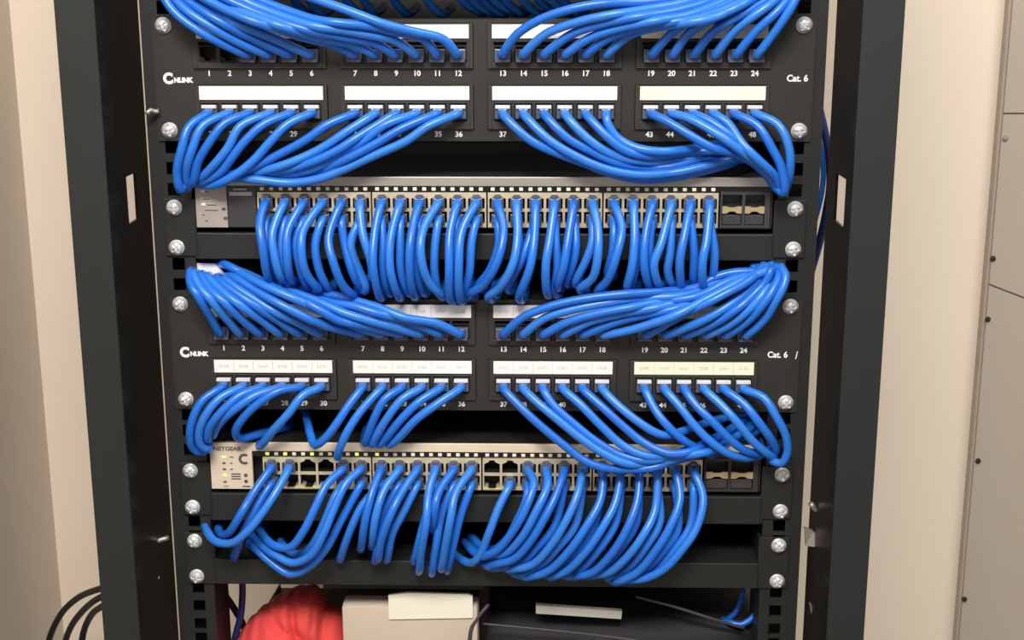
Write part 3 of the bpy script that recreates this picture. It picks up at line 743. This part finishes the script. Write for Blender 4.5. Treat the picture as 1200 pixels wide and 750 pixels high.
V2 = {
 0: ['E1', (545,240),(490,350),(440,440),(405,510),(372,605)],
 4: ['E1', (860,270),(835,330),(790,440),(740,540),(690,590,20),(640,585,6),(590,540,-12)],
 5: ['E1', (930,300),(870,430),(800,560),(720,650),(630,682),(540,630),(470,565,10),(445,540,-8)],
 6: ['E2', (140,300),(100,360),(55,450),(15,550),(-5,615)], 7: ['E2', (235,270),(195,400),(172,520),(160,610)], 8: ['E2', (330,270),(285,400),(235,500),(212,615)],
 9: ['E2', (420,280),(395,400),(365,510),(338,620)], 10: ['E2', (492,270),(465,400),(440,540),(420,675)], 11: ['E2', (597,260),(552,410),(520,540),(492,665)],
 13: ['E2', (775,250),(730,370),(682,500),(642,590),(605,630)], 14: ['E2', (865,250),(855,340),(815,440),(760,530),(700,580)],
 15: ['E2', (960,270),(930,390),(870,500),(790,590),(720,620)], 16: ['E2', (1045,310),(990,450),(910,565),(825,640),(730,655)], 17: ['E2', (1135,300),(1085,450),(1000,570),(910,655),(850,690)],
 18: ['E3', (590,340),(525,495),(435,615),(350,690)], 19: ['E3', (685,310),(640,440),(565,570),(490,650),(440,692)], 20: ['E3', (772,320),(735,440),(660,570),(570,660),(520,695)],
 21: ['E3', (865,310),(842,440),(782,560),(705,650),(640,702)], 22: ['E3', (960,320),(925,470),(870,570),(780,660),(720,705)], 23: ['E3', (1000,320),(985,450),(920,570),(835,655),(760,695)],
}
for row, D in ((0, U2), (1, V2)):
    for n, s in D.items():
        lx, ly = conv(s)[-1][:2]
        prof = (22, 38, 22) if row == 0 else (18, 27, 14)
        if len(s[-1]) == 3: tail = [(lx + 8, ly - 6, -70)]
        else:
            sg = -1
            tail = ([(lx - 1, ly + 2, 8), (lx, min(ly - 3, 656), -6), (lx + 3, 642, -70)] if n < 12 else [(lx - 9, ly - 1, 9), (lx - 18, ly - 7, -2), (lx - 26, min(ly - 16, 650), -20), (lx - 30, 642, -70)])
        cable(sj(S2, S2X, row, n), s, prof, tail, slab('lower', ('upper', 'lower')[row], n), "cables of the lower network switch's %s row" % ('upper', 'lower')[row], pl=6.5)
# --- dark hanging loops at the very top, under the added shading shelf
TOPX = [(335, 2), (352, 4), (395, 6), (418, -2), (452, 3), (490, 6), (528, 14), (540, 15), (552, 15), (566, 14), (580, 10), (602, 8), (620, 9), (634, 12), (650, 6)]
for i, (x, dx) in enumerate(TOPX):
    P = [un(x, -28, -20), un(x + 1, -22, -40), un(x + 4, -14, -42), un(x + 9 + dx * .3, 1, -44), un(x + 20 + dx, 14 + (i % 3), -54), un(x + 30 + dx, 12, -90), un(x + 34 + dx, 8, -130)]
    CABLES.append(dict(P=P, jack=None, label='shaded blue cable drooping above the upper patch panel, %s from the left' % ['first', 'second', 'third', 'fourth', 'fifth', 'sixth', 'seventh', 'eighth', 'ninth', 'tenth', 'eleventh', 'twelfth', 'thirteenth', 'fourteenth', 'fifteenth'][i],
                       group='shaded cables at the top edge', r=RAD, mat=None, plug=False, pl=0, ud=-1))

# sample, then push touching cables apart in depth so that none run through each other
for c in CABLES: c['S'] = catmull(c['P'], 4.5)
allp = [(ci, k) for ci, c in enumerate(CABLES) for k in range(len(c['S']))]
for it in range(14):
    kd = kdtree.KDTree(len(allp))
    for idx, (ci, k) in enumerate(allp): kd.insert(CABLES[ci]['S'][k], idx)
    kd.balance()
    mv = {}
    for idx, (ci, k) in enumerate(allp):
        p = CABLES[ci]['S'][k]
        if p.y > 30: continue
        s = 0.
        for co, j, dist in kd.find_range(p, 2 * RAD):
            cj, kj = allp[j]
            if cj == ci: continue
            dx2 = (p.x - co.x) ** 2 + (p.z - co.z) ** 2
            need = math.sqrt(max(0, (2 * RAD) ** 2 - dx2)); dy = p.y - co.y
            if abs(dy) < .3: sgn = 1 if (ci * 7919 % 97) > (cj * 7919 % 97) else -1
            else: sgn = 1 if dy > 0 else -1
            q = sgn * (need - abs(dy)) * .5
            if abs(q) > abs(s): s = q
        if s: mv[(ci, k)] = s
    for (ci, k), s in mv.items():
        c = CABLES[ci]
        if c['jack'] and k < 5: continue
        p = c['S'][k]
        ny = p.y + s * .6
        if p.y < -4: ny = min(ny, -5)
        p.y = ny
    if not mv: break
    for c in CABLES:
        S = c['S']; ys = [p.y for p in S]
        for k in range(4 if c['jack'] else 1, len(S) - 1): S[k].y = .25 * ys[k - 1] + .5 * ys[k] + .25 * ys[k + 1]
for c in CABLES:
    S = c['S']
    for _ in range(5):
        ys = [p.y for p in S]
        for k in range(4 if c['jack'] else 1, len(S) - 1): S[k].y = .25 * ys[k - 1] + .5 * ys[k] + .25 * ys[k + 1]
plug_me = {}
for i, c in enumerate(CABLES):
    o0 = c['S'][0]
    ORG[0] = Vector(o0)
    b = BM(); tube(b, c['S'], c['r'], 10)
    o = finish('patch_cable', b, c['mat'] or BLUES[i * 5 % 4], None, 180)
    o.location = W(o0); tag(o, c['label'], 'cable', c['group'])
    if c['plug']:
        x, z = c['jack']; pl = c['pl']; ud = c['ud']
        key = (ud, pl)
        sw = pl == 6.5
        if key not in plug_me:
            ORG[0] = Vector((0, -6, 0))
            b = BM(); up = 1 if ud < 0 else -1
            w_ = 4.6 if sw else 5.8
            box(b, -w_, w_, -pl + 1, 5, -4.2, 3.6, .5)
            box(b, -3.6, 3.6, -pl - 1.5, -pl + 1, -3.4, 3.4, .6)
            lw = 2.6 if sw else 5.3
            prism_yz(b, [(-1, up * 3.4), (-1, up * 5.2), (-pl + .2, up * 6.0), (-pl - .6, up * 5.6), (-pl - .6, up * 3.6)], -lw, lw, 1)
            q = finish('plug', b, None, mats=[M['clear'], M['latch'] if (not sw and ud < 0) else M['clear']]); plug_me[key] = q.data
            bpy.data.objects.remove(q)
        q = bpy.data.objects.new('plug', plug_me[key]); COL.objects.link(q); q.parent = o
        q['label'] = 'clear plastic plug'

# ------------------------------------------------------------------ loose cables
def loose(name, label, cat, pts, r, m, group=None):
    P = [un(*p) for p in pts]; ORG[0] = P[0].copy()
    b = BM(); tube(b, catmull(P, 5), r, 10); o = finish(name, b, m, None, 180); o.location = W(P[0]); tag(o, label, cat, group); return o
loose('power_cord', 'black cord curving down the wall left of the rack, outermost of three', 'cord', [(150, 684, -200), (117, 690, -250), (88, 703, -300), (70, 722, -320), (57, 752, -330), (52, 800, -330)], 3.4, M['cord'], 'black cords at the lower left')
loose('power_cord', 'black cord between the two other cords left of the rack', 'cord', [(150, 692, -200), (118, 700, -240), (97, 716, -280), (83, 735, -300), (76, 755, -310), (72, 800, -310)], 3.4, M['cord'], 'black cords at the lower left')
loose('power_cord', 'black cord nearest the rack post at the lower left', 'cord', [(150, 700, -180), (119, 711, -220), (105, 724, -250), (97, 745, -260), (94, 800, -260)], 3.4, M['cord'], 'black cords at the lower left')
loose('loose_cable', 'navy cable bulging beside the right rail near the pale slot', 'cable', [(950, 90, -70), (962, 135, -60), (971, 180, -56), (973, 215, -56), (968, 250, -58), (960, 285, -64), (950, 320, -74)], 3.2, M['navy'])
loose('loose_cable', 'lighter blue cable inside the navy one beside the right rail', 'cable', [(952, 130, -66), (962, 175, -60), (965, 200, -60), (963, 225, -60), (952, 270, -68)], 2.2, BLUES[0])
loose('loose_cable', 'blue cable hanging below the empty shelf beside the left rail', 'cable', [(284, 678, -40), (284, 700, -40), (282, 722, -40), (276, 745, -40), (268, 790, -40)], 2.8, M['navy'])
loose('loose_cable', 'black cable slanting down behind the red cloth', 'cable', [(248, 684, -60), (262, 696, -60), (276, 716, -62), (286, 735, -66), (296, 770, -70)], 3.0, M['cord'])
loose('loose_cable', 'navy cable curving along the left rail foot below the shelf', 'cable', [(246, 715, -60), (249, 735, -60), (258, 748, -60), (272, 762, -62)], 2.6, M['navy'])
loose('loose_cable', 'outer blue cable looping above the black bag by the right rail', 'cable', [(892, 688, -40), (890, 705, -36), (883, 722, -32), (868, 732, -30), (855, 729, -32), (838, 720, -60)], 2.6, BLUES[2])
loose('loose_cable', 'inner blue cable looping above the black bag by the right rail', 'cable', [(872, 688, -50), (868, 705, -45), (860, 720, -40), (848, 727, -42), (836, 724, -60)], 2.6, BLUES[2])

# ------------------------------------------------------------------ things under the lowest shelf
def loft(name, m, parent, xs, ztop, z0, y0, y1, p=3., wr=None, seg=40, ends=.5):
    """lump lying along x: cross-sections in the y-z plane with a top height that follows ztop(x)"""
    b = BM(); rings = []
    n = len(xs)
    for i, x in enumerate(xs):
        zt = ztop(x); e = 1 - abs(2 * i / (n - 1) - 1) ** 6 * ends
        yc, zc = (y0 + y1) / 2, (zt + z0) / 2; ry, rz = (y1 - y0) / 2 * e, (zt - z0) / 2
        ring = []
        for k in range(seg):
            a = 2 * math.pi * k / seg; c, s = math.cos(a), math.sin(a)
            yy = yc + ry * math.copysign(abs(c) ** (2 / p), c); zz = zc + rz * math.copysign(abs(s) ** (2 / p), s)
            P = Vector((x, yy, zz))
            if wr: P = wr(P)
            ring.append(b.verts.new(L(P)))
        rings.append(ring)
    for i in range(n - 1):
        for k in range(seg): b.faces.new((rings[i][k], rings[i][(k + 1) % seg], rings[i + 1][(k + 1) % seg], rings[i + 1][k]))
    b.faces.new(rings[0]); b.faces.new(rings[-1][::-1])
    bmesh.ops.recalc_face_normals(b, faces=b.faces[:])
    return finish(name, b, m, parent, 50)
def interp(tab):
    def f(x):
        if x <= tab[0][0]: return tab[0][1]
        for (a, za_), (c, zc_) in zip(tab, tab[1:]):
            if x <= c:
                u = (x - a) / (c - a); u = u * u * (3 - 2 * u); return za_ + (zc_ - za_) * u
        return tab[-1][1]
    return f
def frange(a, b_, n): return [a + (b_ - a) * i / (n - 1) for i in range(n)]
SHZ = -559.8
# red cloth
D = -45
def pxz(px, py, d): q = un(px, py, d); return (q.x, q.z)
t = thing('red_garment', 'crumpled red cloth garment below the empty shelf, left of the pale box', 'garment', (-150, 60, SHZ))
prof_ = [pxz(272, 765, D), pxz(280, 745, D), pxz(290, 732, D), pxz(305, 718, D), pxz(322, 706, D), pxz(345, 696, D), pxz(364, 694, D), pxz(373, 703, D), pxz(381, 718, D), pxz(392, 720, D), pxz(404, 726, D), pxz(410, 745, D)]
def wr_red(P):
    u, v = P.x + 150, P.z + 480
    n = noise.noise(Vector((P.x * .018, P.y * .02, P.z * .02 + 3))) * 7
    n += noise.noise(Vector((u * .05 + v * .035, P.y * .02, v * .02 - u * .012))) * 3.5
    n += abs(noise.noise(Vector((u * .03 - v * .06, 1.7, v * .04 + u * .02)))) * 4.5
    seam = -7 * math.exp(-((u + 12 + v * .28) / 3.2) ** 2) - 9 * math.exp(-((u - 30 + .1 * v) / 4.5) ** 2) - 6 * math.exp(-((v + 4 + .45 * (u + 30)) / 4.) ** 2)
    return P + Vector((0, -n - seam, 0 if P.z < -540 else n * .12 + seam * .3))
loft('cloth', M['red'], t, frange(prof_[0][0], prof_[-1][0], 90), interp(prof_), SHZ, 5, 95, 2.2, wr_red, 72, .3)
# pale box
x0, z1 = pxz(404, 697, -34); x1, _ = pxz(560, 700, -14)
t = thing('equipment_box', 'pale beige plastic box with a white front plate, between red cloth and black bag', 'box', ((x0 + x1) / 2, 60, SHZ))
b = BM(); box(b, x0, x1, 14, 36, SHZ, z1, 3); finish('body', b, M['box'], t, 40)
q0, q1 = un(455, 698, -12), un(554, 727, -12)
b = BM(); prism(b, [(q0.x, q0.z), (q0.x + 16, q0.z + 2.5), (q1.x - 3, q0.z + 1.5), (q1.x, q0.z), (q1.x, q1.z + 2), (q0.x, q1.z)], 12.3, 15); finish('front_plate', b, M['boxplate'], t)
# black bag
D = -75
t = thing('black_bag', 'black fabric bag with pale tag strip and piped edge below the empty shelf', 'bag', (90, 60, SHZ))
pb = [pxz(545, 770, D), pxz(552, 735, D), pxz(562, 715, D), pxz(575, 700, D), pxz(600, 693, D), pxz(700, 695, D), pxz(780, 693, D), pxz(840, 694, D), pxz(872, 695, D), pxz(884, 700, D), pxz(889, 712, D)]
def wr_bag(P):
    n = noise.noise(Vector((P.x * .012, P.y * .02, P.z * .02))) * 2 + noise.noise(Vector((P.x * .03 + P.z * .05, 0, P.z * .05))) * 1.2
    return P + Vector((0, n, 0))
bagf = interp(pb)
loft('body', M['bag'], t, frange(pb[0][0], pb[-1][0], 90), bagf, SHZ, 24, 150, 3.2, wr_bag, 60, .3)
b = BM()
P = [Vector((x, 24 + 8, bagf(x) - 9)) for x in frange(pb[1][0], pb[4][0], 8)]
P = [un(550, 752, -12), un(553, 735, -14), un(562, 721, -16), un(573, 708, -20)]
tube(b, catmull(P, 3), 1.6, 8); finish('piping', b, M['piping'], t, 180)
b = BM(); P = [un(566, 731, -16), un(640, 738, -14), un(720, 747, -14), un(780, 756, -14)]; tube(b, catmull(P, 5), 1.0, 8); finish('seam', b, M['piping'], t, 180)
b = BM(); P = [un(745, 699, -22), un(790, 711, -20), un(838, 726, -20), un(872, 736, -24)]; tube(b, catmull(P, 4), 1.3, 8); finish('seam', b, M['piping'], t, 180)
a0, a1, a2, a3 = un(628, 709.5, -20), un(729, 716.5, -20), un(728, 725.5, -20), un(628, 719, -20)
b = BM(); prism(b, [(a0.x, a0.z), (a1.x, a1.z), (a2.x, a2.z), (a3.x, a3.z)], 20, 25); finish('tag_strip', b, M['tagm'], t)
# paper tags in the slot above the lower patch panel
p0, p1, p2, p3 = un(226, 308, -6), un(253, 309, -6), un(270, 327, -6), un(228, 322, -6)
ORG[0] = p0.copy(); b = BM(); prism(b, [(p.x, p.z) for p in (p0, p1, p2, p3)], 6, 6.8); o = finish('paper_label', b, M['paper'], None); o.location = W(p0)
tag(o, 'white paper label tucked above the lower patch panel beside the left rail', 'label')

# ------------------------------------------------------------------ light
def area(name, loc, tgt, sx, sy, e, col):
    l = bpy.data.lights.new(name, 'AREA'); l.shape = 'RECTANGLE'; l.size = sx; l.size_y = sy; l.energy = e; l.color = col
    o = bpy.data.objects.new(name, l); COL.objects.link(o); o.location = loc
    o.rotation_euler = (Vector(tgt) - Vector(loc)).to_track_quat('-Z', 'Y').to_euler(); return o
area('ceiling_light', (-0.15, -1.5, ZO + 1.25), (0.05, 0, ZO - .2), 1.0, .45, 57, (1, .975, .94))
area('ceiling_light', (1.0, -.6, ZO + 1.3), (.8, .4, ZO - .2), .6, .6, 15, (1, .97, .92))
w = bpy.data.worlds.new('room'); scene.world = w; w.use_nodes = True
w.node_tree.nodes['Background'].inputs['Color'].default_value = (1, .97, .93, 1)
w.node_tree.nodes['Background'].inputs['Strength'].default_value = .36

cam = bpy.data.cameras.new('camera'); co = bpy.data.objects.new('camera', cam); COL.objects.link(co)
cam.sensor_fit = 'HORIZONTAL'; cam.sensor_width = 36; cam.lens = FPX * 36 / 1200; cam.clip_start = .01
R3 = Matrix((RM[0], -RM[1], -RM[2])).transposed()
co.matrix_world = Matrix.Translation(W(CAM)) @ R3.to_4x4()
scene.camera = co
vs = scene.view_settings; vs.view_transform = 'Standard'; vs.look = 'None'; vs.gamma = 1; vs.exposure = 0; vs.use_curve_mapping = False
